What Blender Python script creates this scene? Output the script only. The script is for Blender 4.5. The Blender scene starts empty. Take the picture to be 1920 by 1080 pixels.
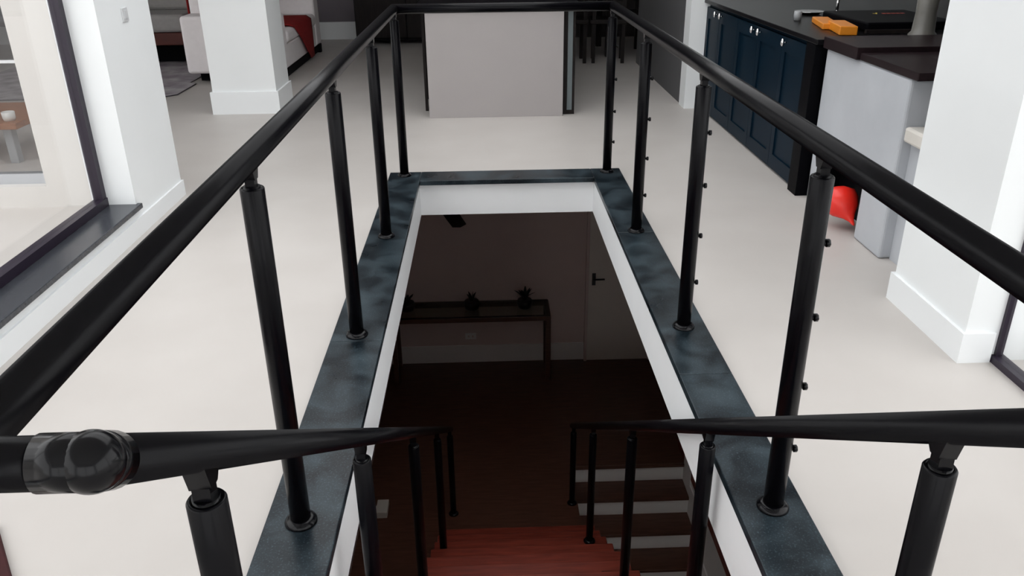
import bpy, bmesh, math, random
from mathutils import Vector, Matrix
random.seed(4)
sc = bpy.context.scene
COL = sc.collection

# ------------------------------------------------------------------ camera
F_PX, PITCH, YAW, ROLL, CAM_H = 1529.93, 0.425655, 0.029172, -0.011798, 1.5473
fw = Vector((math.sin(YAW)*math.cos(PITCH), math.cos(YAW)*math.cos(PITCH), -math.sin(PITCH)))
rt = Vector((math.cos(YAW), -math.sin(YAW), 0)); up = rt.cross(fw)
rt2 = rt*math.cos(ROLL) + up*math.sin(ROLL); up2 = -rt*math.sin(ROLL) + up*math.cos(ROLL)
cd = bpy.data.cameras.new('camera'); cam = bpy.data.objects.new('camera', cd); COL.objects.link(cam)
cd.sensor_width = 36; cd.lens = F_PX/1920*36; cd.clip_start = .02
M = Matrix((rt2, up2, -fw)).transposed().to_4x4(); M.translation = (0, 0, CAM_H); cam.matrix_world = M
sc.camera = cam
# ------------------------------------------------------------------ light
w = bpy.data.worlds.new('overcast_sky'); sc.world = w; w.use_nodes = True
bg = w.node_tree.nodes['Background']; bg.inputs[0].default_value = (.985, .99, 1, 1); bg.inputs[1].default_value = 1.0
sc.view_settings.view_transform = 'Standard'; sc.view_settings.look = 'None'
sc.view_settings.exposure = 1.53; sc.view_settings.gamma = 1; sc.view_settings.use_curve_mapping = False

# ------------------------------------------------------------------ materials
def mat(name, col, rough=.5, metal=0, var=0, scale=8, col2=None, bump=0, spec=.5, coat=0, stretch=None, detail=4):
    m = bpy.data.materials.new(name); m.use_nodes = True
    nt = m.node_tree; b = nt.nodes['Principled BSDF']
    b.inputs['Base Color'].default_value = (*col, 1); b.inputs['Roughness'].default_value = rough
    b.inputs['Metallic'].default_value = metal; b.inputs['Specular IOR Level'].default_value = spec
    b.inputs['Coat Weight'].default_value = coat; b.inputs['Coat Roughness'].default_value = .15
    if var or col2 or bump:
        tc = nt.nodes.new('ShaderNodeTexCoord'); mp = nt.nodes.new('ShaderNodeMapping')
        if stretch: mp.inputs['Scale'].default_value = stretch
        n = nt.nodes.new('ShaderNodeTexNoise'); n.inputs['Scale'].default_value = scale; n.inputs['Detail'].default_value = detail
        geo = nt.nodes.new('ShaderNodeNewGeometry')
        nt.links.new(geo.outputs['Position'], mp.inputs[0]); nt.links.new(mp.outputs[0], n.inputs['Vector'])
        r = nt.nodes.new('ShaderNodeValToRGB'); r.color_ramp.elements[0].position = .3; r.color_ramp.elements[1].position = .7
        c2 = col2 or tuple(min(1, c*(1+var)) for c in col); c1 = col if col2 else tuple(c*(1-var) for c in col)
        r.color_ramp.elements[0].color = (*c1, 1); r.color_ramp.elements[1].color = (*c2, 1)
        nt.links.new(n.outputs['Fac'], r.inputs[0]); nt.links.new(r.outputs[0], b.inputs['Base Color'])
        if bump:
            bp = nt.nodes.new('ShaderNodeBump'); bp.inputs['Strength'].default_value = bump; bp.inputs['Distance'].default_value = .01
            nt.links.new(n.outputs['Fac'], bp.inputs['Height']); nt.links.new(bp.outputs[0], b.inputs['Normal'])
        m['n'] = 1
    return m
def glass(name, tint=(.955, .955, .955), refl=.08):
    m = bpy.data.materials.new(name); m.use_nodes = True; nt = m.node_tree
    for n in list(nt.nodes): nt.nodes.remove(n)
    o = nt.nodes.new('ShaderNodeOutputMaterial'); t = nt.nodes.new('ShaderNodeBsdfTransparent'); g = nt.nodes.new('ShaderNodeBsdfGlossy')
    t.inputs[0].default_value = (*tint, 1); g.inputs['Roughness'].default_value = .02
    mx = nt.nodes.new('ShaderNodeMixShader'); geo = nt.nodes.new('ShaderNodeNewGeometry')
    def mth(op, a, b=None):
        n = nt.nodes.new('ShaderNodeMath'); n.operation = op
        nt.links.new(a, n.inputs[0])
        if b is not None: n.inputs[1].default_value = b
        return n.outputs[0]
    dp = nt.nodes.new('ShaderNodeVectorMath'); dp.operation = 'DOT_PRODUCT'
    nt.links.new(geo.outputs['Normal'], dp.inputs[0]); nt.links.new(geo.outputs['Incoming'], dp.inputs[1])
    inv = nt.nodes.new('ShaderNodeMath'); inv.operation = 'SUBTRACT'; inv.inputs[0].default_value = 1; nt.links.new(mth('ABSOLUTE', dp.outputs['Value']), inv.inputs[1])
    fr = mth('ADD', mth('MULTIPLY', mth('POWER', inv.outputs[0], 5), .9), .03)   # reflection off a pane, same from both faces
    nt.links.new(fr, mx.inputs[0]); nt.links.new(t.outputs[0], mx.inputs[1]); nt.links.new(g.outputs[0], mx.inputs[2]); nt.links.new(mx.outputs[0], o.inputs[0])
    return m
def granite(name):
    m = mat(name, (.006, .009, .014), .27, spec=.3); nt = m.node_tree; b = nt.nodes['Principled BSDF']
    geo = nt.nodes.new('ShaderNodeNewGeometry')
    def noise(s, d):
        n = nt.nodes.new('ShaderNodeTexNoise'); n.inputs['Scale'].default_value = s; n.inputs['Detail'].default_value = d
        nt.links.new(geo.outputs['Position'], n.inputs['Vector']); return n
    a = noise(6, 9); a.inputs['Distortion'].default_value = .5; s = noise(170, 3)
    r = nt.nodes.new('ShaderNodeValToRGB'); e = r.color_ramp.elements
    e[0].position = .40; e[0].color = (.003, .006, .009, 1); e[1].position = .70; e[1].color = (.034, .050, .060, 1)
    nt.links.new(a.outputs['Fac'], r.inputs[0])
    r2 = nt.nodes.new('ShaderNodeValToRGB'); e = r2.color_ramp.elements
    e[0].position = .55; e[0].color = (0, 0, 0, 1); e[1].position = .8; e[1].color = (.06, .085, .10, 1)
    nt.links.new(s.outputs['Fac'], r2.inputs[0])
    ad = nt.nodes.new('ShaderNodeMixRGB'); ad.blend_type = 'ADD'; ad.inputs[0].default_value = .8
    nt.links.new(r.outputs[0], ad.inputs[1]); nt.links.new(r2.outputs[0], ad.inputs[2]); nt.links.new(ad.outputs[0], b.inputs['Base Color'])
    mr = nt.nodes.new('ShaderNodeMapRange'); mr.inputs['To Min'].default_value = .2; mr.inputs['To Max'].default_value = .42
    nt.links.new(a.outputs['Fac'], mr.inputs[0]); nt.links.new(mr.outputs[0], b.inputs['Roughness'])
    return m

MT = dict(
    floor=mat('pale_microcement', (.505, .476, .45), .42, col2=(.54, .512, .486), scale=2.2, spec=.35),
    white=mat('white_paint', (.83, .855, .86), .6, var=.012, scale=3),
    fascia=mat('white_plaster', (.89, .905, .91), .6, var=.012, scale=5),
    skirting=mat('white_skirting_paint', (.84, .865, .875), .4),
    ceiling=mat('ceiling_paint', (.80, .80, .79), .8),
    ext=mat('exterior_render', (.585, .565, .54), .8, var=.02, scale=2),
    extfloor=mat('courtyard_paving', (.52, .50, .475), .7, var=.03, scale=2),
    granite=granite('dark_granite'),
    sill=mat('sill_granite', (.025, .028, .035), .25, col2=(.05, .055, .065), scale=60),
    black=mat('black_lacquered_steel', (.0022, .0021, .0032), .27, spec=.13),
    gloss=mat('polished_black_flange', (.003, .003, .004), .17, spec=.2),
    frame=mat('dark_aluminium', (.018, .012, .024), .35, spec=.4),
    silver=mat('brushed_aluminium', (.5, .52, .55), .35, metal=.8),
    redwood=mat('red_hardwood', (.14, .026, .016), .34, col2=(.24, .044, .027), scale=5, stretch=(1, 9, 9), spec=.25),
    darkwood=mat('dark_red_floorboards', (.065, .027, .017), .34, col2=(.12, .052, .033), scale=4, stretch=(1.2, 10, 10)),
    lowpaint=mat('muted_pink_paint', (.66, .53, .49), .8, var=.04, scale=1.5),
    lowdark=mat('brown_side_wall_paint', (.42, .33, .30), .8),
    lowdoor=mat('cream_door_paint', (.74, .68, .61), .5),
    lowskirt=mat('lower_skirting_paint', (.8, .77, .74), .5),
    riser=mat('riser_paint', (.89, .87, .84), .6),
    glass=glass('window_glass'),
    tint=glass('table_glass', (.7, .72, .68)),
    navy=mat('navy_cabinet_paint', (.0015, .0095, .020), .45, col2=(.002, .012, .024), scale=3, spec=.1),
    blackpanel=mat('black_panel', (.002, .002, .003), .5, spec=.05),
    blackstone=mat('black_worktop_stone', (.004, .004, .005), .3, col2=(.008, .007, .008), scale=60, spec=.1),
    chrome=mat('chrome', (.8, .8, .8), .14, metal=1),
    concrete=mat('pale_concrete', (.42, .44, .47), .7, col2=(.48, .50, .53), scale=3.5, bump=.05),
    concslab=mat('concrete_shelf', (.66, .63, .58), .6, var=.06, scale=8),
    browntop=mat('dark_brown_top', (.014, .009, .010), .35, col2=(.02, .012, .014), scale=6, stretch=(6, 1, 6), spec=.12),
    red=mat('red_rubber', (.75, .018, .012), .3, col2=(.85, .035, .02), scale=12),
    throw=mat('red_throw_fabric', (.27, .006, .006), .9, var=.15, scale=30, bump=.3),
    sofa=mat('white_upholstery', (.92, .875, .88), .85, var=.02, scale=20, bump=.05),
    greyfab=mat('grey_upholstery', (.33, .32, .31), .9, var=.05, scale=25, bump=.1),
    purple=mat('mauve_grey_wall_paint', (.17, .15, .17), .7),
    redbase=mat('red_brown_wood', (.08, .014, .009), .4, var=.2, scale=8),
    rug=mat('mottled_grey_rug', (.20, .17, .20), .95, col2=(.42, .40, .41), scale=5, bump=.4),
    rugedge=mat('rug_binding', (.07, .06, .07), .9),
    island=mat('grey_laminate', (.38, .355, .35), .5, var=.012, scale=4),
    dark=mat('dark_stained_wood', (.010, .008, .008), .45, col2=(.018, .014, .013), scale=6, stretch=(8, 8, 1), spec=.12),
    darkwall=mat('dark_panelled_wall', (.018, .014, .014), .6, col2=(.026, .02, .02), scale=4, stretch=(8, 8, 1)),
    shadedwall=mat('shaded_wall_grey', (.10, .10, .103), .7, var=.02),  # dark grey carries the shade on the white stub's side
    orange=mat('orange_plastic', (.72, .24, .015), .35, var=.08, scale=10),
    yellow=mat('yellow_print', (.55, .40, .05), .5),
    redprint=mat('red_print', (.45, .05, .03), .5),
    jar=mat('grey_stoneware', (.15, .145, .13), .35, var=.1, scale=15),
    pot=mat('black_pot', (.008, .007, .007), .35),
    leaf=mat('dark_leaf', (.006, .008, .005), .5),
    plastic=mat('white_plastic', (.62, .63, .64), .35),
    greyplastic=mat('grey_plastic', (.35, .36, .37), .4),
    tabletop=mat('orange_brown_wood', (.30, .12, .05), .45, var=.15, scale=6, stretch=(1, 8, 8)),
    mug=mat('white_ceramic', (.75, .75, .72), .25),
    mat=mat('dark_red_mat', (.035, .002, .003), .9, var=.15, scale=40),
    box=mat('white_card', (.6, .56, .50), .6),
)

# ------------------------------------------------------------------ mesh helpers
def bx(bm, x0, x1, y0, y1, z0, z1):
    vs = [bm.verts.new(p) for p in ((x0,y0,z0),(x1,y0,z0),(x1,y1,z0),(x0,y1,z0),(x0,y0,z1),(x1,y0,z1),(x1,y1,z1),(x0,y1,z1))]
    for f in ((0,3,2,1),(4,5,6,7),(0,1,5,4),(1,2,6,5),(2,3,7,6),(3,0,4,7)): bm.faces.new([vs[i] for i in f])
def tube(bm, p, q, r, n=20, r2=None, caps=True):
    p, q = Vector(p), Vector(q); d = (q-p).normalized()
    a = d.cross(Vector((0,0,1)) if abs(d.z) < .95 else Vector((0,1,0))).normalized(); b = d.cross(a)
    r2 = r if r2 is None else r2
    A_ = [bm.verts.new(p+(a*math.cos(t)+b*math.sin(t))*r) for t in (2*math.pi*i/n for i in range(n))]
    B_ = [bm.verts.new(q+(a*math.cos(t)+b*math.sin(t))*r2) for t in (2*math.pi*i/n for i in range(n))]
    for i in range(n):
        f = bm.faces.new((A_[i], A_[(i+1)%n], B_[(i+1)%n], B_[i])); f.smooth = True
    if caps: bm.faces.new(A_[::-1]); bm.faces.new(B_)
def lathe(bm, c, prof, n=24, smooth=True):
    c = Vector(c); rings = []
    for r, z in prof: rings.append([bm.verts.new(c+Vector((r*math.cos(2*math.pi*i/n), r*math.sin(2*math.pi*i/n), z))) for i in range(n)])
    for a, b in zip(rings, rings[1:]):
        for i in range(n):
            f = bm.faces.new((a[i], a[(i+1)%n], b[(i+1)%n], b[i])); f.smooth = smooth
    bm.faces.new(rings[0][::-1]); bm.faces.new(rings[-1])
def ball(bm, c, r, sx=1, sy=1, sz=1, u=20, v=12):
    g = bmesh.ops.create_uvsphere(bm, u_segments=u, v_segments=v, radius=r)
    for vt in g['verts']:
        vt.co = Vector((vt.co.x*sx, vt.co.y*sy, vt.co.z*sz)) + Vector(c)
        for f in vt.link_faces: f.smooth = True
def prism(bm, pts, axis, a, b):
    # extrude a polygon of (u,v) pairs along axis 'x' (u=y,v=z), 'y' (u=x,v=z) or 'z' (u=x,v=y)
    mk = {'x': lambda u, v, t: (t, u, v), 'y': lambda u, v, t: (u, t, v), 'z': lambda u, v, t: (u, v, t)}[axis]
    A_ = [bm.verts.new(mk(u, v, a)) for u, v in pts]; B_ = [bm.verts.new(mk(u, v, b)) for u, v in pts]
    n = len(pts)
    for i in range(n): bm.faces.new((A_[i], A_[(i+1)%n], B_[(i+1)%n], B_[i]))
    bm.faces.new(A_[::-1]); bm.faces.new(B_)
def wloc(o):
    v = Vector((0,0,0))
    while o: v += o.location; o = o.parent
    return v
def obj(name, bm, m, parent=None, bevel=0, seg=2):
    """link bm (world coordinates) as one mesh object; shifted to its parent's origin"""
    if parent is not None:
        bmesh.ops.translate(bm, verts=bm.verts, vec=-wloc(parent))
    bmesh.ops.recalc_face_normals(bm, faces=bm.faces)
    me = bpy.data.meshes.new(name); bm.to_mesh(me); bm.free()
    me.materials.append(MT[m] if isinstance(m, str) else m)
    o = bpy.data.objects.new(name, me); COL.objects.link(o); o.parent = parent
    if bevel:
        md = o.modifiers.new('bevel', 'BEVEL'); md.width = bevel; md.segments = seg; md.limit_method = 'ANGLE'; md.angle_limit = .7
    return o
def box(name, b, m, parent=None, bevel=0, seg=2):
    bm = bmesh.new(); bx(bm, *b); return obj(name, bm, m, parent, bevel, seg)
def boxes(name, bs, m, parent=None, bevel=0):
    bm = bmesh.new()
    for b in bs: bx(bm, *b)
    return obj(name, bm, m, parent, bevel)
def cyl(name, p, q, r, m, parent=None, n=20, r2=None):
    bm = bmesh.new(); tube(bm, p, q, r, n, r2); return obj(name, bm, m, parent)
def tag(o, label, cat, group=None):
    o['label'] = label; o['category'] = cat
    if group: o['group'] = group
    return o
def thing(name, loc, label, cat, group=None):
    o = bpy.data.objects.new(name, None); COL.objects.link(o); o.location = loc; o.empty_display_size = .05
    return tag(o, label, cat, group)
def struct(o): o['kind'] = 'structure'; return o
def sroot(name, loc=(0,0,0)):
    o = bpy.data.objects.new(name, None); COL.objects.link(o); o.location = loc; o.empty_display_size = .05
    return struct(o)
def dup(o, parent, loc):
    c = o.copy(); COL.objects.link(c); c.parent = parent; c.location = loc
    for ch in o.children: dup(ch, c, ch.location)
    return c

# ------------------------------------------------------------------ setting: upper floor
FZ = -.02                                   # upper floor surface; granite coping top is z = 0
HX0, HX1, HY0, HY1 = -.46, .71, .86, 5.185  # stairwell hole
SLAB = -.245; LF = -3.0; TOP = 2.8
struct(boxes('floor', [(-7, HX0, -3.2, 12.5, SLAB, FZ), (HX1, 4.2, -3.2, 12.5, SLAB, FZ),
                       (HX0, HX1, -3.2, HY0, SLAB, FZ), (HX0, HX1, HY1, 12.5, SLAB, FZ)], 'floor'))
# ceiling with a long unseen rooflight, added for daylight, over the near part of the stairwell
SKX0, SKX1, SKY0, SKY1 = -1.8, 1.8, 1.9, 7.3
struct(boxes('ceiling', [(-7, SKX0, 4.8, 12.5, TOP, TOP+.2), (-2.15, SKX0, -3.2, 4.8, TOP, TOP+.2), (SKX1, 2.1, -3.2, 3.0, TOP, TOP+.2), (SKX1, 4.2, 3.0, 12.5, TOP, TOP+.2),
                         (SKX0, SKX1, -3.2, SKY0, TOP, TOP+.2), (SKX0, SKX1, SKY1, 12.5, TOP, TOP+.2)], 'ceiling'))
wd = sroot('added_rooflight')
boxes('added_rooflight_frame', [(SKX0, SKX1, y-.03, y+.03, TOP+.1, TOP+.18) for y in (SKY0+.03, 3.3, 5.2, SKY1-.03)] +
      [(x-.03, x+.03, SKY0+.06, SKY1-.06, TOP+.1, TOP+.18) for x in (SKX0+.03, SKX1-.03)], 'frame', wd)
for a, b in ((SKY0, 3.3), (3.3, 5.2), (5.2, SKY1)):
    box('pane', (SKX0+.06, SKX1-.06, a+.03, b-.03, TOP+.135, TOP+.145), 'glass', wd)

# stairwell fascia and granite coping
tr = sroot('trim_1')
boxes('fascia_lining', [(HX0-.001, HX0+.012, HY0, HY1, SLAB-.005, -.031), (HX1-.012, HX1+.001, HY0, HY1, SLAB-.005, -.031),
      (HX0, HX1, HY1-.012, HY1+.001, SLAB-.005, -.031), (HX0, HX1, HY0-.001, HY0+.012, SLAB-.005, -.031)], 'fascia', tr)
tr = sroot('trim_2')
CL0, CL1, CR0, CR1, CY0, CY1 = -.652, -.443, .693, .890, 5.115, 5.338
def slab(x0, x1, y0, y1): box('granite_slab', (x0, x1, y0, y1, -.031, 0), 'granite', tr, bevel=.003, seg=2)
g = .0012
for a, b in ((.55, 1.36), (1.36, 2.93), (2.93, CY1)): slab(CL0, CL1, a+g, b-g)
for a, b in ((.55, 2.60), (2.60, 4.10), (4.10, CY1)): slab(CR0, CR1, a+g, b-g)
slab(CL1+g, CR0-g, CY1-.215, CY1)

# left wall with the courtyard window
WX = -1.92; WB = -2.15
struct(boxes('wall_left', [(WB, WX, -3.2, 4.31, FZ, .125), (WB, WX, -3.2, 4.31, 2.5, TOP), (WB, WX, 4.31, 5.0, FZ, TOP), (WB, WX, -3.2, -2.6, .125, 2.5)], 'white'))
struct(boxes('baseboard_left', [(WX, WX+.012, -3.2, 5.0, FZ, .075), (WB+.02, WX+.012, 5.0, 5.012, FZ, .075)], 'skirting'))
w1 = sroot('window_2')
boxes('window_frame', [(-2.125, -2.065, -2.6, 4.31, .125, .19), (-2.12, -2.07, 4.265, 4.31, .19, 2.5), (-2.12, -2.07, -2.6, -2.55, .19, 2.5), (-2.12, -2.07, -2.6, 4.31, 2.45, 2.5), (-2.12, -2.07, .6, .66, .19, 2.45)], 'frame', w1)
box('pane', (-2.1, -2.092, .66, 4.265, .19, 2.45), 'glass', w1); box('pane', (-2.1, -2.092, -2.55, .6, .19, 2.45), 'glass', w1)
box('window_sill', (-2.065, -1.895, -2.6, 4.335, .120, .148), 'sill', w1, bevel=.004)
# courtyard behind that window and the wing wall closing it
struct(boxes('floor_courtyard', [(-9, WB, -6, 4.8, -.25, -.08)], 'extfloor'))
YW = 4.8; WWX = -2.645
struct(boxes('wall_wing', [(WWX, WB, YW, 5.0, FZ-.1, TOP), (-7, -4.6, YW, 5.0, FZ-.1, TOP), (-4.6, WWX, YW, 5.0, FZ-.1, .112), (-4.6, WWX, YW, 5.0, 2.3, TOP)], 'ext'))
struct(boxes('wall_courtyard', [(-9.2, -9, -6, 5, -.25, 2.0)], 'ext'))
w2 = sroot('window_3')
boxes('window_frame', [(-4.6, WWX, 4.86, 4.92, .112, .175), (-4.6, WWX, 4.86, 4.92, 2.25, 2.3), (WWX-.012, WWX, 4.86, 4.92, .175, 2.25), (-4.6, -4.55, 4.86, 4.92, .175, 2.25), (-3.65, -3.6, 4.86, 4.92, .175, 2.25)], 'silver', w2)
box('glazing_bar', (-4.55, WWX-.012, 4.875, 4.905, .822, .838), 'plastic', w2)
box('pane', (-4.55, -3.65, 4.888, 4.893, .175, 2.25), 'glass', w2); box('pane', (-3.6, WWX-.012, 4.888, 4.893, .175, 2.25), 'glass', w2)
# right pier, glass door
struct(box('wall_right', (1.787, 2.15, 2.675, 3.245, FZ, TOP), 'white'))
struct(boxes('baseboard_right', [(1.773, 1.787, 2.661, 3.259, FZ, .105), (1.787, 1.90, 2.661, 2.675, FZ, .105), (1.787, 2.15, 3.245, 3.259, FZ, .105)], 'skirting'))
d3 = sroot('door_1')
boxes('door_frame', [(1.905, 1.955, -2.6, 2.675, FZ, .008), (1.918, 1.944, 2.660, 2.675, .008, 2.4), (1.905, 1.955, -2.6, -2.55, .03, 2.4), (1.905, 1.955, .1, .16, .03, 2.4), (1.90, 1.96, -2.6, 2.675, 2.35, 2.4)], 'frame', d3)
box('pane', (1.926, 1.934, .16, 2.660, .008, 2.35), 'glass', d3); box('pane', (1.926, 1.934, -2.55, .1, .03, 2.35), 'glass', d3)
struct(boxes('wall_right_near', [(1.9, 2.1, -3.2, 2.675, 2.4, TOP), (1.9, 2.1, -3.2, -2.6, FZ, 2.4)], 'white'))
struct(boxes('floor_terrace', [(4.2, 10, -6, 3.0, -.25, -.03)], 'extfloor'))
struct(box('floor_step', (2.16, 3.4, 2.1, 2.95, FZ, .11), mat('grey_green_stone', (.34, .37, .34), .7, var=.06)))
struct(boxes('wall_kitchen', [(4.0, 4.2, 3.0, 12.5, FZ, TOP), (2.15, 4.2, 3.05, 3.245, FZ, TOP)], 'darkwall'))
struct(boxes('wall_near', [(-2.15, 2.1, -3.4, -3.2, FZ, .1), (-2.15, 2.1, -3.4, -3.2, 2.5, TOP)], 'white'))
w4 = sroot('added_window_near')  # unseen glazing behind the camera, added to let daylight in
boxes('window_frame', [(-2.15, 2.1, -3.33, -3.27, .1, .16), (-2.15, 2.1, -3.33, -3.27, 2.44, 2.5), (-.04, .04, -3.33, -3.27, .16, 2.44)], 'frame', w4)
box('pane', (-2.15, -.04, -3.305, -3.297, .16, 2.44), 'glass', w4); box('pane', (.04, 2.1, -3.305, -3.297, .16, 2.44), 'glass', w4)
# column, kitchen wall stub, far walls
struct(box('wall_column', (-2.41, -1.85, 7.362, 7.87, FZ, TOP), 'white'))
struct(boxes('baseboard_column', [(-2.43, -1.832, 7.345, 7.362, FZ, .175), (-1.85, -1.832, 7.362, 7.888, FZ, .175), (-2.43, -2.41, 7.362, 7.888, FZ, .175)], 'skirting'))
struct(box('wall_stub', (1.765, 4.0, 7.25, 7.45, FZ, TOP), 'white'))
struct(box('wall_passage', (1.778, 1.9, 7.45, 9.8, FZ, TOP), 'shadedwall'))
struct(box('wall_far', (-7, -1.755, 12.3, 12.5, FZ, TOP), 'purple'))
struct(box('baseboard_far', (-7, -1.755, 12.28, 12.3, FZ, .22), 'skirting'))
struct(box('wall_far_dark', (-1.755, 4.2, 12.1, 12.5, FZ, TOP), 'darkwall'))
struct(boxes('wall_living', [(-7.2, -7, 4.8, 6.0, FZ, TOP), (-7.2, -7, 9.0, 12.5, FZ, TOP), (-7.2, -7, 6.0, 9.0, FZ, .3), (-7.2, -7, 6.0, 9.0, 2.4, TOP)], 'white'))
w5 = sroot('added_window_living')  # added daylight opening in the living-room wall, out of view
boxes('window_frame', [(-7.13, -7.07, 6.0, 9.0, .3, .36), (-7.13, -7.07, 6.0, 9.0, 2.34, 2.4), (-7.13, -7.07, 6.0, 6.06, .36, 2.34), (-7.13, -7.07, 8.94, 9.0, .36, 2.34), (-7.13, -7.07, 7.47, 7.53, .36, 2.34)], 'frame', w5)
box('pane', (-7.104, -7.096, 6.06, 7.47, .36, 2.34), 'glass', w5); box('pane', (-7.104, -7.096, 7.53, 8.94, .36, 2.34), 'glass', w5)

# ------------------------------------------------------------------ setting: lower floor
PX0, PX1, PY1 = .70, 1.742, 6.07            # pit of the second flight
struct(boxes('floor_lower', [(-1.2, PX0, .2, 8.25, LF-.12, LF), (PX0, 1.8, PY1, 8.25, LF-.12, LF)], 'darkwood'))
struct(box('floor_basement', (PX0-.8, 2.0, 0, 6.2, -4.75, -4.65), 'darkwood'))
struct(box('wall_lower_far', (-1.2, 1.98, 8.05, 8.25, LF, SLAB), 'lowpaint'))
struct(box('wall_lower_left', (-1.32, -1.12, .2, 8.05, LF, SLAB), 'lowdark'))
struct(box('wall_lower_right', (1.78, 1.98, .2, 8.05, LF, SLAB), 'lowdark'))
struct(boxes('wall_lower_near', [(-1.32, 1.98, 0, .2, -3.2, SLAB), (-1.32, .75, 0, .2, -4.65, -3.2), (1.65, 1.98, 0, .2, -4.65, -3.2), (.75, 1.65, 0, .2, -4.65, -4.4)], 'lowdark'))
w6 = sroot('added_window_basement')  # added unseen window, sends daylight onto the lower flight's risers
boxes('window_frame', [(.75, 1.65, .07, .13, -4.4, -4.35), (.75, 1.65, .07, .13, -3.25, -3.2), (.75, .8, .07, .13, -4.35, -3.25), (1.6, 1.65, .07, .13, -4.35, -3.25)], 'frame', w6); box('pane', (.8, 1.6, .096, .104, -4.35, -3.25), 'glass', w6)
struct(box('wall_pit', (PX1, 1.95, .2, 6.07, -4.65, LF), 'riser'))
struct(box('wall_pit_near', (PX0-.14, PX0-.02, .2, 6.07, -4.65, LF-.12), 'lowpaint'))
struct(box('wall_basement', (.5, 2.0, 6.09, 6.2, -4.75, LF-.12), 'lowpaint'))
struct(boxes('trim_3', [(PX1-.01, 1.782, .2, 6.35, LF, LF+.15)], 'redwood'))
struct(boxes('baseboard_lower', [(-1.12, 1.03, 8.035, 8.05, LF, -2.79), (1.745, 1.78, 8.035, 8.05, LF, -2.79), (1.765, 1.78, 6.95, 8.035, LF, -2.79)], 'lowskirt'))
d1 = sroot('door_2', (1.07, 8.04, LF))
box('door_leaf', (1.06, 1.745, 8.0, 8.045, LF+.006, -.95), 'lowdoor', d1, bevel=.003)
boxes('door_frame', [(1.03, 1.058, 7.99, 8.05, LF, -.9), (1.03, 1.775, 7.99, 8.05, -.94, -.88), (1.747, 1.775, 7.99, 8.05, LF, -.9)], 'lowpaint', d1)
hb = bmesh.new(); bx(hb, 1.095, 1.135, 7.994, 8.001, -2.07, -1.93); tube(hb, (1.115, 8.0, -1.985), (1.115, 7.95, -1.985), .009, 10); tube(hb, (1.108, 7.952, -1.985), (1.225, 7.952, -1.985), .010, 10)
obj('door_handle', hb, 'pot', d1)

# ------------------------------------------------------------------ stairs
N, RISE, GO, Y0 = 16, (0-LF-.0)/16, .28, .843
def tread_z(y):
    k = math.ceil((y-Y0)/GO - 1e-6); return FZ if k <= 0 else max(LF, -RISE*k)
st = thing('staircase', (.13, Y0, FZ), 'red hardwood staircase descending inside the granite-edged stairwell', 'staircase')
for k in range(1, N):
    x1 = .69 if k < 4 else .775
    bm = bmesh.new(); bx(bm, -.435, x1, Y0+GO*(k-1)-.0, Y0+GO*k+.022, -RISE*k-.035, -RISE*k); obj('tread', bm, 'redwood', st, bevel=.008)
for k in range(1, N+1):
    x1 = .68 if k < 5 else .765
    z1 = -RISE*(k-1)-.035 if k > 1 else -.25; z0 = -RISE*k
    if k == 1: continue
    bm = bmesh.new(); bx(bm, -.425, x1, Y0+GO*(k-1)-.02, Y0+GO*(k-1), z0, z1); obj('riser', bm, 'riser', st)
for x in (-.36, .60):
    bm = bmesh.new(); sl = RISE/GO
    prism(bm, [(Y0, -.28), (Y0+.35, -.28-.0), (Y0+GO*15, -RISE*15-.04), (Y0+GO*15, LF), (Y0+GO*14, LF), (Y0, -.55)], 'x', x, x+.05); obj('stringer', bm, 'dark', st)
s2 = thing('staircase', (1.22, PY1, LF), 'lower flight with dark treads and white risers beside the red staircase', 'staircase')
G2, R2 = .245, .18
for k in range(9):
    y = PY1 - G2*k; z = LF - R2*k
    if k: box('tread', (PX0, PX1-.003, y-.022, y+G2+.017, z-.03, z), 'darkwood', s2, bevel=.004)
    else: box('landing_nosing', (PX0, PX1-.003, y-.022, y-.0005, z-.03, z), 'darkwood', s2, bevel=.004)
    box('riser', (PX0, PX1-.003, y-.0005, y+.0165, z-R2-.005, z-.03+(.0 if k else .028)), 'riser', s2)
    box('skirting_piece', (PX1-.014, PX1-.003, y-G2+.0, y-.001, z-R2, z-R2+.30), 'riser', s2)

# ------------------------------------------------------------------ railings
RZ, RR = 1.05, .029
gr = thing('guard_railing', (.12, 3.2, 0), 'black tubular guard railing with studded posts standing on the granite coping', 'railing')
GXL, GXR, GY = -.55, .795, (1.849, 2.985, 4.12, 5.255)
cyl('top_rail', (GXL, .60, RZ), (GXL, GY[3], RZ), RR, 'black', gr, 32)
cyl('top_rail', (GXR, .60, RZ), (GXR, GY[3], RZ), RR, 'black', gr, 32)
bm = bmesh.new(); tube(bm, (GXL, GY[3], RZ), (GXR, GY[3], RZ), RR, 32)
for x in (GXL, GXR): ball(bm, (x, GY[3], RZ), RR, u=24, v=16)
obj('top_rail', bm, 'black', gr)
def post_mesh(base, ztop, r, slope=0):
    """tube with an open rim"""
    bm = bmesh.new(); x, y, z = base
    prof = [(r, 0), (r, ztop-z-.003), (r-.002, ztop-z), (r-.006, ztop-z), (r-.006, ztop-z-.03)]
    lathe(bm, base, prof, 28); return bm
def bracket_mesh(x, y, ztop, zr, r, slope=0):
    bm = bmesh.new()
    tube(bm, (x, y, ztop-.03), (x, y, ztop+.004), r*.70, 20)
    bx(bm, x-.011, x+.011, y-r*.48, y+r*.48, ztop, zr-.018)
    # saddle: a short block flaring under the rail
    h = (zr-.020)
    prism(bm, [(y-r*.45, h-.028), (y+r*.45, h-.028), (y+r*1.0, h+.004-slope*r), (y-r*1.0, h+.004+slope*r)], 'x', x-.014, x+.014)
    return bm
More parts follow.
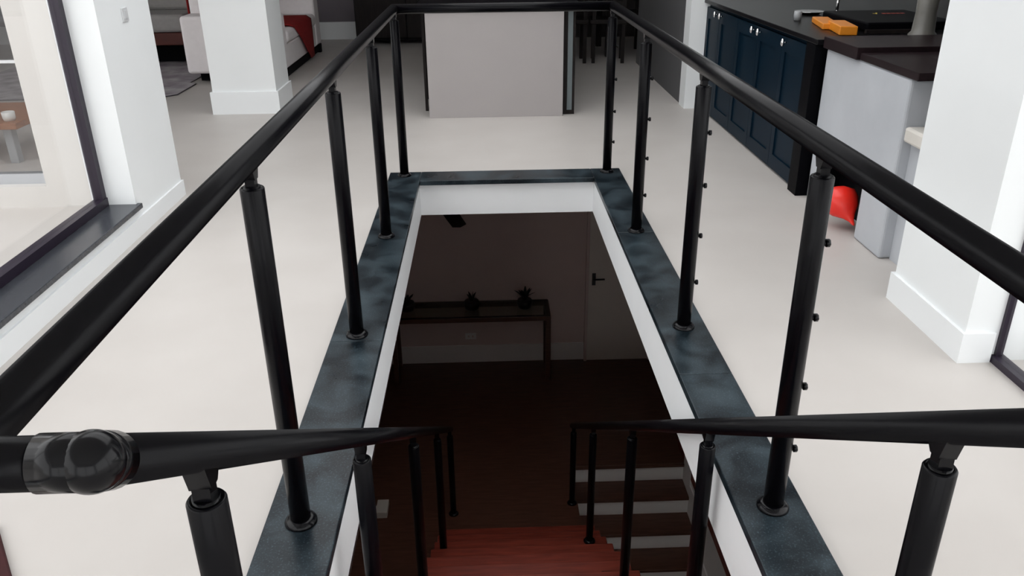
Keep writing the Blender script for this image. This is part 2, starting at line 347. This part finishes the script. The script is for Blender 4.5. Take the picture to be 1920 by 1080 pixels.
def flange_mesh(base, r):
    bm = bmesh.new(); lathe(bm, base, [(r+.017, 0), (r+.017, .004), (r+.014, .010), (r+.007, .016), (r+.001, .018)], 28); return bm
ZT = .982
p0 = {}
for gx in (GXL, GXR):
    for i, gy in enumerate(GY):
        if not p0:
            p = obj('post', post_mesh((gx, gy, 0), ZT, .0285), 'black', gr); loc0 = Vector((gx, gy, 0))
            p0['p'] = p; obj('bracket', bracket_mesh(gx, gy, ZT, RZ, .0285), 'black', p); obj('base_flange', flange_mesh((gx, gy, 0), .0285), 'gloss', p)
        else:
            p = dup(p0['p'], gr, Vector((gx, gy, 0))-loc0)
        if gx == GXR:
            for z in (.2, .4, .605, .81):
                # local frame of the copied post is its parent's, offset by its location
                bm = bmesh.new(); a = Vector((GXL, GY[0], z))
                tube(bm, a+Vector((.024, 0, 0)), a+Vector((.034, 0, 0)), .006, 10); tube(bm, a+Vector((.033, 0, 0)), a+Vector((.043, 0, 0)), .0105, 6)
                bmesh.ops.translate(bm, verts=bm.verts, vec=-wloc(gr))
                bmesh.ops.recalc_face_normals(bm, faces=bm.faces)
                if 'stud%s' % z not in p0:
                    me = bpy.data.meshes.new('cable_stud'); bm.to_mesh(me); me.materials.append(MT['gloss']); p0['stud%s' % z] = me
                bm.free()
                s = bpy.data.objects.new('cable_stud', p0['stud%s' % z]); COL.objects.link(s); s.parent = p
SL = .672; RZ0 = 1.521
def rail_z(y): return RZ0 - SL*y
def handrail(x, ys, yend, sgn, label):
    h = thing('stair_handrail', (x, .8, FZ), label, 'handrail', 'handrails of the red staircase')
    r = .0245; ye = .60
    cyl('handrail_tube', (x, ye, rail_z(ye)), (x, yend, rail_z(yend)), r, 'black', h, 32)
    # swivel elbow and the level piece tying it to the guard rail
    e = Vector((x, ye, rail_z(ye)))
    bm = bmesh.new(); ball(bm, e, .0285, u=28, v=18); tube(bm, e, e+Vector((0, .028, -SL*.028)), .0275, 28); tube(bm, e, e+Vector((sgn*.045, 0, 0)), .0265, 28)
    obj('swivel_elbow', bm, 'gloss', h)
    gx = GXL if sgn < 0 else GXR
    bm = bmesh.new(); tube(bm, e+Vector((sgn*.04, 0, 0)), (gx, ye, e.z), r, 28); tube(bm, (gx, ye, e.z), (gx, ye, RZ), r, 20); ball(bm, (gx, ye, e.z), r)
    obj('return_tube', bm, 'black', h)
    for i, y in enumerate(ys):
        zb = tread_z(y); zt = rail_z(y)-.068
        p = obj('post', post_mesh((x, y, zb), zt, .0245), 'black', h)
        obj('bracket', bracket_mesh(x, y, zt, rail_z(y), .0245, SL), 'gloss', p)
        obj('base_flange', flange_mesh((x, y, zb), .0245), 'gloss', p)
handrail(-.352, (.812, 1.80, 2.98, 4.25, 5.47), 5.56, -1, 'black stair handrail with ball elbow on the side of the courtyard window')
handrail(.652, (.958, 2.05, 3.19, 4.46, 5.56), 5.64, 1, 'black stair handrail on the side of the white-riser flight and the kitchen')

# ------------------------------------------------------------------ kitchen run
KX = 1.905; KT = .875
def cab_unit(y0, y1, doors, label, endpanel=False):
    t = thing('kitchen_cabinet', (KX+.3, (y0+y1)/2, FZ), label, 'cabinet', 'navy kitchen cabinets')
    box('body', (KX+.022, KX+1.9, y0+.001, y1-.001, FZ, KT), 'navy', t)
    for a, b, kn in doors:
        d = sh = None
        bm = bmesh.new()
        bx(bm, KX+.008, KX+.021, a+.002, b-.002, FZ+.02, KT-.03)
        for c in ((a+.002, a+.065, FZ+.02, KT-.03), (b-.065, b-.002, FZ+.02, KT-.03)): bx(bm, KX-.002, KX+.008, *c)
        for c in ((FZ+.02, FZ+.11), (KT-.12, KT-.03)): bx(bm, KX-.002, KX+.008, a+.065, b-.065, *c)
        d = obj('door', bm, 'navy', t)
        bm = bmesh.new(); ky = kn
        tube(bm, (KX-.002, ky, .815), (KX-.018, ky, .815), .006, 10); ball(bm, (KX-.026, ky, .815), .017, .8, .8, 1.45, 14, 10); obj('knob', bm, 'chrome', d)
    if endpanel: box('end_panel', (KX-.03, KX+1.9, y0-.14, y0-.002, FZ, KT), 'blackpanel', t, bevel=.003)
    return t
cab_unit(4.86, 5.34, [(4.86, 5.34, 5.265)], 'navy shaker cabinet with one door next to the black end panel', True)
cab_unit(5.34, 6.34, [(5.34, 5.84, 5.775), (5.84, 6.34, 5.915)], 'navy two-door shaker cabinet in the middle of the kitchen run')
cab_unit(6.34, 7.245, [(6.34, 6.84, 6.765), (6.84, 7.245, 6.91)], 'navy two-door shaker cabinet next to the white wall end')
tag(box('worktop', (KX-.03, 3.99, 4.70, 7.248, KT+.001, .905), 'blackstone', None, bevel=.004), 'black stone worktop over the navy cabinets', 'worktop')
WT = .905
# pale concrete counter with a niche, its shelf and the dark top
cc = thing('concrete_counter', (2.25, 4.2, FZ), 'pale concrete counter block with a low niche next to the navy cabinets', 'counter')
CX = 1.932
bm = bmesh.new()
prism(bm, [(3.70, FZ), (4.0, FZ), (4.0, .30), (4.56, .30), (4.56, FZ), (4.69, FZ), (4.69, .862), (3.70, .862)], 'x', CX, 2.75); obj('counter_body', bm, 'concrete', cc, bevel=.016, seg=3)
boxes('niche_shade', [(2.06, 2.10, 4.001, 4.559, FZ, .299), (CX+.004, 2.06, 4.54, 4.559, FZ, .299), (CX+.004, 2.06, 4.001, 4.54, .285, .299)], 'blackpanel', cc)  # black sheets put the niche's inner shade into colour
box('shelf', (1.945, 2.72, 3.50, 3.70, .575, .645), 'concslab', cc, bevel=.012)
box('shelf_wall', (1.99, 2.72, 3.56, 3.699, FZ, .574), 'concrete', cc)
ct = thing('counter_top', (2.3, 4.1, .863), 'dark brown wooden top on the pale concrete counter', 'worktop')
box('board', (1.925, 2.75, 3.63, 4.24, .8635, .90), 'browntop', ct, bevel=.004); box('board', (1.905, 2.75, 4.242, 4.685, .8635, .925), 'browntop', ct, bevel=.004)
# red deflated balloon
bm = bmesh.new()
prof = [(.001, -.105), (.007, -.098), (.012, -.08), (.030, -.055), (.068, -.02), (.088, .02), (.085, .055), (.05, .085), (.022, .098), (.001, .10)]
lathe(bm, (0, 0, 0), prof, 20)
for v in bm.verts:
    a = math.atan2(v.co.y, v.co.x); k = 1+.06*math.sin(3*a+v.co.z*30); v.co.x *= k; v.co.y *= .8*k
bal = obj('balloon', bm, 'red'); bal.location = (1.925, 4.15, .105); bal.rotation_euler = (math.radians(-50), math.radians(-8), math.radians(12)); bal.scale = (1.12, 1.12, 1.2)
tag(bal, 'red half-deflated balloon lying by the niche of the concrete counter', 'balloon')
# things on the worktop
ob = thing('cutting_board', (2.14, 5.2, WT), 'pair of orange plastic boards hinged together on the black worktop', 'board')
def slat(name, p, q, wdt, h, par, m):
    p, q = Vector(p), Vector(q); d = (q-p); n = Vector((-d.y, d.x, 0)).normalized()*wdt/2
    bm = bmesh.new(); vs = []
    for z in (0, h):
        for s in ((p-n), (q-n), (q+n), (p+n)): vs.append(bm.verts.new(s+Vector((0, 0, z))))
    for f in ((0,3,2,1),(4,5,6,7),(0,1,5,4),(1,2,6,5),(2,3,7,6),(3,0,4,7)): bm.faces.new([vs[i] for i in f])
    return obj(name, bm, m, par, bevel=.005)
slat('board_half', (2.19, 5.50, WT+.001), (2.115, 5.12, WT+.001), .10, .035, ob, 'orange'); slat('board_half', (2.165, 5.17, WT+.001), (2.11, 4.85, WT+.001), .10, .05, ob, 'orange')
hb_ = thing('portable_stove', (2.42, 5.2, WT), 'black portable stove with small red lettering on the worktop', 'stove')
box('body', (2.25, 2.80, 4.93, 5.62, WT+.012, WT+.06), 'blackpanel', hb_, bevel=.01); box('base_rail', (2.24, 2.60, 4.90, 4.93, WT+.001, WT+.022), 'dark', hb_)
for x in (2.27, 2.74):
    for y in (4.96, 5.56): box('foot', (x, x+.03, y, y+.03, WT, WT+.013), 'pot', hb_)
boxes('red_lettering', [(2.55+.030*i, 2.571+.030*i, 5.385, 5.415, WT+.0602, WT+.061) for i in range(5)], 'redprint', hb_)
bm = bmesh.new(); prism(bm, [(2.49, 5.41), (2.505, 5.375), (2.535, 5.44), (2.525, 5.445), (2.506, 5.40)], 'z', WT+.0602, WT+.061); obj('tick_emblem', bm, 'yellow', hb_)
def jar(x, y, r, h, label, m='jar'):
    t = thing('storage_jar', (x, y, WT), label, 'jar')
    bm = bmesh.new(); lathe(bm, (x, y, WT), [(r*1.25, 0), (r*1.25, .012), (r, .03), (r*.9, h*.5), (r*.95, h*.9), (r*.7, h)], 24); obj('jar_body', bm, m, t)
    bm = bmesh.new(); lathe(bm, (x, y, WT+h), [(r*.75, 0), (r*.75, .02), (r*.2, .03), (r*.2, .05)], 20); obj('lid', bm, 'browntop', t)
jar(2.50, 4.76, .062, .26, 'tall grey stoneware jar with a flared foot on the black worktop')
jar(2.72, 4.82, .045, .20, 'slim pale jar behind the flared grey stoneware jar', 'greyplastic')
fa = thing('faucet', (2.46, 5.9, WT), 'slim chrome faucet on the black worktop', 'faucet')
bm = bmesh.new(); tube(bm, (2.46, 5.9, WT), (2.46, 5.9, WT+.16), .010, 12); tube(bm, (2.46, 5.9, WT), (2.46, 5.9, WT+.012), .024, 16); obj('riser_pipe', bm, 'chrome', fa)
bm = bmesh.new(); pts = [Vector((2.46+.05-.05*math.cos(a), 5.9, WT+.16+.05*math.sin(a))) for a in [math.pi*i/8 for i in range(9)]]
for a, b in zip(pts, pts[1:]): tube(bm, a, b, .010, 12)
obj('spout', bm, 'chrome', fa)
bm = bmesh.new(); lathe(bm, (2.09, 5.63, WT), [(.022, 0), (.026, .03), (.026, .055), (.015, .06)], 18)
tag(obj('small_cup', bm, 'greyplastic'), 'small grey cup near the front edge of the black worktop', 'cup')
bm = bmesh.new(); lathe(bm, (2.30, 5.98, WT), [(.06, 0), (.10, .018), (.105, .022), (.098, .02), (.05, .006)], 24)
tag(obj('small_dish', bm, 'chrome'), 'shiny metal dish on the black worktop', 'dish')

# ------------------------------------------------------------------ island
isl = thing('kitchen_island', (.09, 8.0, FZ), 'kitchen island with a plain grey end panel and dark sides', 'island')
box('end_panel', (-.487, .662, 7.045, 7.085, FZ, .868), 'island', isl, bevel=.002)
box('body', (-.47, .66, 7.086, 9.0, FZ, .868), 'dark', isl)
box('side_panel', (-.515, -.471, 7.36, 8.95, .08, .868), 'dark', isl); box('side_panel', (-.540, -.516, 7.34, 7.38, FZ, .868), 'dark', isl)
box('appliance_side', (.663, .768, 7.11, 8.6, FZ, .868), 'dark', isl); box('appliance_front', (.703, .745, 7.10, 7.111, .02, .868), mat('grey_steel', (.12, .145, .15), .4), isl)
box('island_top', (-.56, .80, 7.02, 9.05, .869, .905), 'blackstone', isl, bevel=.004)

# ------------------------------------------------------------------ living area
sf = thing('sofa', (-2.6, 9.95, FZ), 'white upholstered sofa with a red throw beside the white column', 'sofa')
SX0, SX1, SY0, SY1 = -3.13, -2.13, 8.87, 11.15
def soft(name, b, m, par, bev=.05): return box(name, b, m, par, bevel=bev, seg=4)
soft('arm', (SX0, SX1, SY0, SY0+.34, .085, .665), 'sofa', sf, .035); soft('arm', (SX0, SX1, SY1-.3, SY1, .085, .665), 'sofa', sf, .035)
soft('base', (SX0, SX1-.01, SY0+.34, SY1-.3, .085, .33), 'sofa', sf, .02)
soft('backrest', (SX0, SX0+.25, SY0+.34, SY1-.3, .33, .85), 'sofa', sf, .06)
for i in range(2):
    a = SY0+.345+i*.82; soft('seat_cushion', (SX0+.25, SX1+.01, a, a+.81, .33, .485), 'sofa', sf, .05)
for x in (SX0+.22, SX1-.10):
    for y in (SY0+.03, SY1-.12): box('leg', (x, x+.10, y, y+.09, FZ, .085), 'blackpanel', sf)
box('plinth', (SX0+.08, SX1-.03, SY0+.16, SY1-.12, FZ+.01, .084), 'blackpanel', sf)
# throw: a strip over backrest, seat and front, with thickness
prof = [(SX0-.01, .55), (SX0-.012, .82), (SX0+.03, .862), (SX0+.22, .862), (SX0+.262, .83), (SX0+.275, .52), (SX0+.32, .497), (SX1-.03, .497), (SX1+.018, .46), (SX1+.022, .30), (SX1+.024, .16), (SX1+.024, .03)]
bm = bmesh.new(); rows = []
for i, (x, z) in enumerate(prof):
    t = i/(len(prof)-1)
    w0 = (9.25, 9.25, 9.26, 9.26, 9.27, 9.28, 9.29, 9.42, 9.55, 9.85, 10.06, 10.24)[i]; w1 = 10.46 + (.02*math.sin(i))
    rows.append([bm.verts.new((x, w0+(w1-w0)*j/10, z+(.006*math.sin(j*1.7+i) if 0 < i < 11 else 0))) for j in range(11)])
for a, b in zip(rows, rows[1:]):
    for j in range(10): f = bm.faces.new((a[j], a[j+1], b[j+1], b[j])); f.smooth = True
th = obj('throw_blanket', bm, 'throw'); md = th.modifiers.new('thick', 'SOLIDIFY'); md.thickness = .012; md.offset = 1
tag(th, 'red throw blanket draped over the white sofa', 'blanket')
bm = bmesh.new(); prism(bm, [(-5.6, 8.15), (-3.18, 8.15), (-3.06, 8.28), (-3.06, 8.86), (-3.14, 8.92), (-3.14, 11.3), (-5.6, 11.3)], 'z', FZ+.001, FZ+.012)
rg = thing('rug', (-4.3, 9.7, FZ), 'mottled grey rug with a dark binding in front of the sofas', 'rug'); obj('pile', bm, 'rug', rg)
bm = bmesh.new()
for a, b in (((-5.6, 8.15), (-3.18, 8.15)), ((-3.18, 8.15), (-3.06, 8.28)), ((-3.06, 8.28), (-3.06, 8.86))): tube(bm, (*a, FZ+.006), (*b, FZ+.006), .006, 8)
obj('binding', bm, 'rugedge', rg)
ac = thing('loveseat', (-4.2, 10.5, FZ), 'grey loveseat on a red-brown wooden base at the edge of the rug', 'sofa')
GZ = FZ+.0125
box('wooden_base', (-4.95, -3.45, 9.98, 10.85, .235, .375), 'redbase', ac, bevel=.01)
for i in range(2): soft('seat_cushion', (-4.93+.745*i, -4.195+.745*i, 9.97, 10.6, .377, .58), 'greyfab', ac, .05)
for i in range(2): soft('back_cushion', (-4.93+.745*i, -4.195+.745*i, 10.5, 10.84, .57, .95), 'greyfab', ac, .07)
for x in (-4.92, -3.54):
    for y in (10.05, 10.75): box('leg', (x, x+.06, y, y+.06, GZ, .236), 'pot', ac)
box('under_shade', (-4.9, -3.5, 10.35, 10.37, GZ+.01, .235), 'blackpanel', ac)  # black sheet standing in for the shade under the seat
tb = thing('coffee_table', (-3.7, 6.1, FZ), 'low orange-brown coffee table with grey legs seen through the courtyard window', 'table')
box('table_top', (-4.4, -3.27, 5.75, 6.5, .24, .285), 'tabletop', tb, bevel=.006)
for x in (-4.33, -3.42):
    for y in (5.8, 6.38): slat('leg', (x+.03, y+.03, FZ), (x+.03, y+.10, FZ), .06, .26, tb, 'greyplastic')
bm = bmesh.new(); lathe(bm, (-3.36, 5.85, .285), [(.035, 0), (.042, .02), (.044, .06), (.040, .062), (.036, .02)], 18)
tag(obj('mug', bm, 'mug'), 'white mug on the orange-brown coffee table', 'mug')
# switch on the window pier
sw = thing('light_switch', (WX, 4.64, 1.10), 'pale grey light switch on the white wall next to the courtyard window', 'switch')
box('plate', (WX, WX+.008, 4.605, 4.675, 1.065, 1.135), 'plastic', sw, bevel=.002); box('rocker', (WX+.008, WX+.013, 4.622, 4.658, 1.08, 1.12), 'plastic', sw)
# ------------------------------------------------------------------ dark dining end
dt = thing('dining_table', (1.05, 10.7, FZ), 'dark dining table behind the kitchen island', 'table')
box('table_top', (.25, 1.6, 10.2, 11.3, .70, .745), 'dark', dt, bevel=.004)
for x in (.30, 1.48):
    for y in (10.25, 11.17): box('leg', (x, x+.07, y, y+.07, FZ, .70), 'dark', dt)
def chair(x, y, a, label):
    t = thing('dining_chair', (0, 0, 0), label, 'chair', 'dark dining chairs')
    box('seat', (-.21, .21, -.21, .21, .42, .47), 'dark', t, bevel=.01)
    for sx in (-.19, .15):
        box('leg', (sx, sx+.04, -.20, -.16, FZ, .42), 'dark', t); box('leg', (sx, sx+.04, .16, .20, FZ, .95), 'dark', t)
    for z in (.60, .72, .84): box('back_slat', (-.15, .15, .17, .19, z, z+.07), 'dark', t)
    t.location = (x, y, 0); t.rotation_euler = (0, 0, a)
chair(1.0, 10.0, math.pi, 'dark slatted dining chair on the island side of the dark table')
chair(1.46, 9.98, math.pi-.1, 'dark slatted dining chair near the passage wall, island side of the table')
chair(1.78, 10.72, -math.pi/2, 'dark slatted dining chair at the end of the table facing the passage')
sb = thing('sideboard', (-1.2, 11.8, FZ), 'black sideboard against the dark far wall', 'sideboard')
box('carcass', (-1.74, -.35, 11.6, 12.09, .06, 1.1), 'blackpanel', sb)
for i in range(2): box('door', (-1.73+.69*i, -1.055+.69*i, 11.58, 11.6, .08, 1.08), 'dark', sb)
for x in (-1.72, -.41):
    for y in (11.62, 12.03): box('leg', (x, x+.04, y, y+.04, FZ, .06), 'pot', sb)
# dark red mat by the courtyard wall
bm = bmesh.new(); prism(bm, [(-1.42, 1.89), (-1.05, 1.37), (-1.46, 1.08), (-1.83, 1.60)], 'z', FZ+.0005, FZ+.018)
tag(obj('floor_mat', bm, 'mat', None, bevel=.006), 'dark red floor mat by the courtyard window wall', 'mat')

# ------------------------------------------------------------------ lower room furniture
tbl = thing('console_table', (-.2, 7.85, LF), 'glass-topped console table with dark red wooden frame against the lower wall', 'table')
TX0, TX1, TY0, TY1, TZ = -1.05, .625, 7.60, 8.02, -2.235
for x in (TX0, TX1-.05):
    for y in (TY0, TY1-.05): box('leg', (x, x+.05, y, y+.05, LF, TZ-.05), 'darkwood', tbl, bevel=.004)
for b in ((TX0, TX1, TY0, TY0+.05), (TX0, TX1, TY1-.05, TY1)): box('top_rail', (*b, TZ-.05, TZ), 'darkwood', tbl, bevel=.003)
for x in (TX0, TX1-.05): box('top_rail', (x, x+.05, TY0+.05, TY1-.05, TZ-.05, TZ), 'darkwood', tbl)
box('glass_top', (TX0+.01, TX1-.01, TY0+.01, TY1-.01, TZ+.0005, TZ+.009), 'tint', tbl)
def plant(x, y, n, h, rad, label, seed):
    rr = random.Random(seed)
    t = thing('potted_plant', (x, y, TZ+.009), label, 'plant', 'dark plants on the console')
    z0 = TZ+.0095
    bm = bmesh.new(); lathe(bm, (x, y, z0), [(.05, 0), (.075, .02), (.085, .07), (.075, .10), (.06, .10)], 18); obj('pot', bm, 'pot', t)
    for i in range(n):
        a = rr.uniform(0, 6.28); l = rr.uniform(.6, 1)*h; s = rr.uniform(.2, 1)*rad
        bm = bmesh.new(); c = Vector((x, y, z0+.09)); d = Vector((math.cos(a), math.sin(a), 0)); nrm = Vector((-d.y, d.x, 0))
        L = []
        for k in range(5):
            u = k/4; pnt = c+d*(s*u**1.4)+Vector((0, 0, l*(u-.25*u*u*(s/rad)))); wv = .016*math.sin(math.pi*min(1, .15+u*.85))+.001
            L.append((bm.verts.new(pnt-nrm*wv), bm.verts.new(pnt+nrm*wv)))
        for p_, q_ in zip(L, L[1:]): bm.faces.new((p_[0], p_[1], q_[1], q_[0]))
        lf = obj('leaf', bm, 'leaf', t); md = lf.modifiers.new('thick', 'SOLIDIFY'); md.thickness = .003
plant(-.88, 7.80, 12, .10, .12, 'low dark potted plant on the end of the console away from the door', 1)
plant(-.20, 7.80, 9, .13, .07, 'small dark potted plant in the middle of the console', 2)
plant(.36, 7.80, 18, .16, .12, 'bushy spiky dark potted plant on the end of the console nearest the door', 3)
so = thing('wall_socket', (-.23, 8.05, -2.68), 'pale wall socket under the console table', 'socket')
box('plate', (-.29, -.17, 8.042, 8.05, -2.715, -2.64), 'lowskirt', so, bevel=.002); boxes('socket_hole', [(-.262, -.242, 8.040, 8.043, -2.69, -2.665), (-.218, -.198, 8.040, 8.043, -2.69, -2.665)], 'lowpaint', so)
fan = thing('ceiling_fan', (-.42, 7.12, SLAB), 'dark ceiling fan hanging below the lower ceiling', 'fan')
bm = bmesh.new(); tube(bm, (-.42, 7.12, SLAB), (-.42, 7.12, -.75), .014, 12); lathe(bm, (-.42, 7.12, SLAB-.05), [(.02, 0), (.06, .03), (.06, .05)], 18); obj('down_rod', bm, 'pot', fan)
bm = bmesh.new(); lathe(bm, (-.42, 7.12, -.85), [(.04, 0), (.09, .02), (.10, .06), (.08, .10), (.03, .12)], 24); obj('motor_housing', bm, 'pot', fan)
for i in range(4):
    a = math.radians(-75+90*i); c = Vector((-.42, 7.12, -.80)); d = Vector((math.cos(a), math.sin(a), 0)); n_ = Vector((-d.y, d.x, .12))
    bm = bmesh.new(); vs = [bm.verts.new(c+d*u+n_*v) for u, v in ((.09, -.03), (.3, -.065), (.66, -.06), (.70, 0), (.66, .06), (.3, .065), (.09, .03))]
    bm.faces.new(vs); bl = obj('blade', bm, 'pot', fan); md = bl.modifiers.new('thick', 'SOLIDIFY'); md.thickness = .008
bxo = thing('carton', (-.95, 5.54, LF), 'small white carton on the dark floor beside the red staircase', 'box')
box('carton_body', (-1.0, -.905, 5.44, 5.62, LF, LF+.05), 'box', bxo, bevel=.003); box('carton_lid', (-1.002, -.903, 5.44, 5.53, LF+.0505, LF+.06), 'box', bxo)
